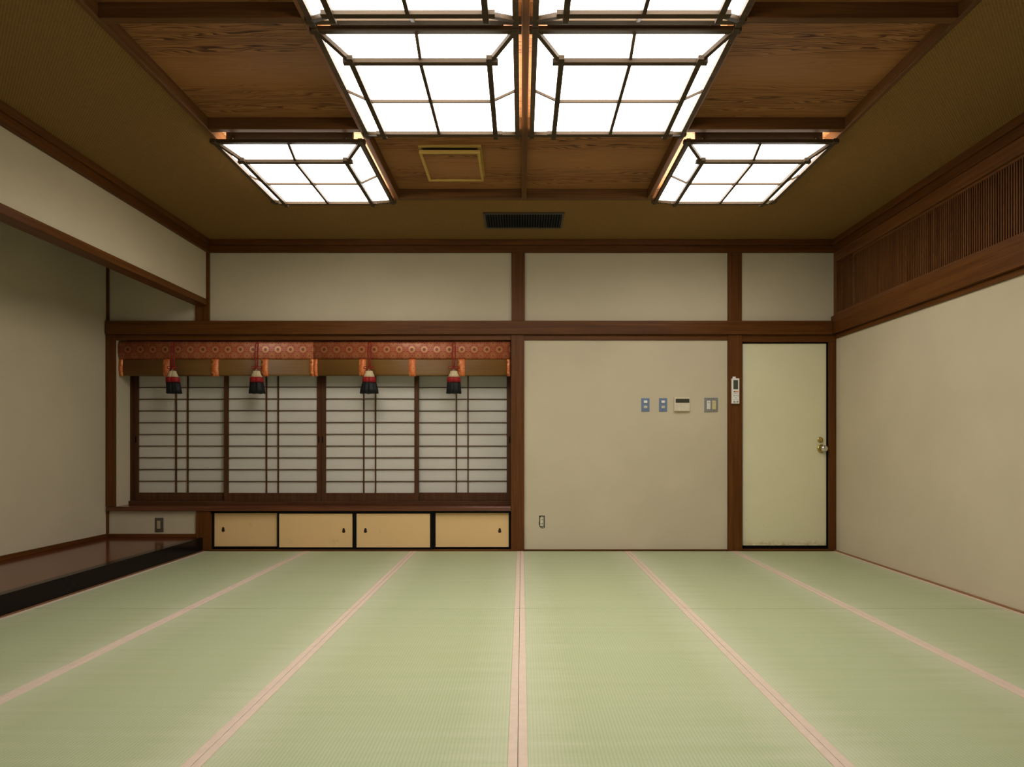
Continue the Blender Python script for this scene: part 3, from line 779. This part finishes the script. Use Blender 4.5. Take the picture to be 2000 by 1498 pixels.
rr(MB(), 1430.3, 1439.6, 743.0, 760.8, yr - .0247, yr - .0235).done('screen', LCD, t, .0006)
rr(MB(), 1430.8, 1433.8, 764.2, 766.6, yr - .0255, yr - .0235).done('button', DARKBTN, t, .0005)
rr(MB(), 1433.9, 1440.0, 764.2, 766.6, yr - .0255, yr - .0235).done('button', ORANGE, t, .0005)
for k in range(4): rr(MB(), 1430.9 + k * 2.4, 1432.7 + k * 2.4, 768.2, 769.6, yr - .0252, yr - .0235).done('button', GREYBTN, t)
for (p, q, w_, h_) in ((1431.6, 773.2, 1.7, 3.0), (1439.2, 773.2, 1.4, 3.0), (1435.6, 773.0, 2.6, 1.6), (1435.6, 777.4, 3.0, 1.4), (1431.6, 781.6, 1.6, 1.6), (1435.6, 780.8, 2.4, 1.0), (1439.2, 781.6, 1.6, 1.4)):
    rr(MB(), p - w_ / 2, p + w_ / 2, q - h_ / 2, q + h_ / 2, yr - .0251, yr - .0235).done('button', GREYBTN, t)
for p0, p1 in ((1430.4, 1434.4), (1436.2, 1440.4)): rr(MB(), p0, p1, 784.4, 786.2, yr - .0252, yr - .0235).done('button', DARKBTN, t)
# bare outlet low on the centre panel
t = thing('wall_outlet', (X(1058), YB, Z(1032)), 'bare white power outlet without cover, low on the wall by the middle post', 'power outlet')
P = [(1052.9, 1007.0), (1056.6, 1007.2), (1057.4, 1006.2), (1059.6, 1006.4), (1060.4, 1007.4), (1064.0, 1006.8), (1064.2, 1030.6), (1060.5, 1031.8), (1056.3, 1031.2), (1054.0, 1028.6), (1052.2, 1022.8), (1053.2, 1016.0)]
MB().prism([(X(a), YB - .0012, Z(b)) for a, b in P], (0, .0011, 0)).done('wall_opening', HOLE, t)['label'] = 'ragged dark opening in the plaster'
m = MB(); rect(m, 1055.6, 1063.0, 1008.2, 1030.6, YB - .0030, YB - .0012); m.done('bracket', plain('old_bracket_steel', (0.22, 0.20, 0.15), .5, .5), t, .001)
rect(MB(), 1054.9, 1061.2, 1010.4, 1026.8, YB - .009, YB - .003).done('socket_body', IVORY, t, .001)
for q in (1014.4, 1022.6):
    for p in (1056.5, 1059.5): rect(MB(), p - .45, p + .45, q - 1.4, q + 1.4, YB - .0094, YB - .008).done('slot', BLACK, t)
for p, q in ((1056.8, 1030.2), (1061.6, 1030.2), (1058.4, 1007.6)): MB().lathe_y((X(p), YB - .003, Z(q)), [(0, .0034), (.002, .003)], 10).done('screw', CHROME, t)
# alcove switch
t = thing('alcove_switch_plate', (X(311), YB, Z(1039)), 'grey metal plate with single ivory switch above the alcove platform', 'light switch')
rect(MB(), 303.3, 319.7, 1011.2, 1039.0, YB - .006, YB).done('plate', plain('dull_bronze_plate', (0.14, 0.115, 0.085), .45, .5), t, .002)
rect(MB(), 305.6, 316.4, 1015.6, 1034.6, YB - .0068, YB - .0055).done('switch_surround', plain('dark_surround', (0.08, 0.065, 0.045), .5), t)
rect(MB(), 307.7, 314.2, 1016.8, 1032.6, YB - .011, YB - .006).done('rocker', plain('aged_ivory', (0.40, 0.33, 0.19), .45), t, .0012)

# ------------------------------------------------------------------ world, camera, view
wd = bpy.data.worlds.new('World'); SC.world = wd; wd.use_nodes = True
bg = wd.node_tree.nodes.get('Background') or wd.node_tree.nodes.new('ShaderNodeBackground')
bg.inputs[0].default_value = (0.62, 0.80, 1.0, 1); bg.inputs[1].default_value = 1.1
cam = bpy.data.cameras.new('camera'); co = bpy.data.objects.new('camera', cam); COL.objects.link(co)
co.location = (0, 0, H); co.rotation_euler = (PI / 2, 0, 0)
cam.sensor_fit = 'HORIZONTAL'; cam.sensor_width = 36.0; cam.lens = F / 2000 * 36.0
cam.shift_x = (1000 - CX) / 2000; cam.shift_y = (CY - 749) / 2000
cam.clip_start = 0.02; cam.clip_end = 50
SC.camera = co
SC.view_settings.view_transform = 'Standard'; SC.view_settings.look = 'None'
SC.view_settings.gamma = 1.0; SC.view_settings.use_curve_mapping = False
SC.view_settings.exposure = 0.0
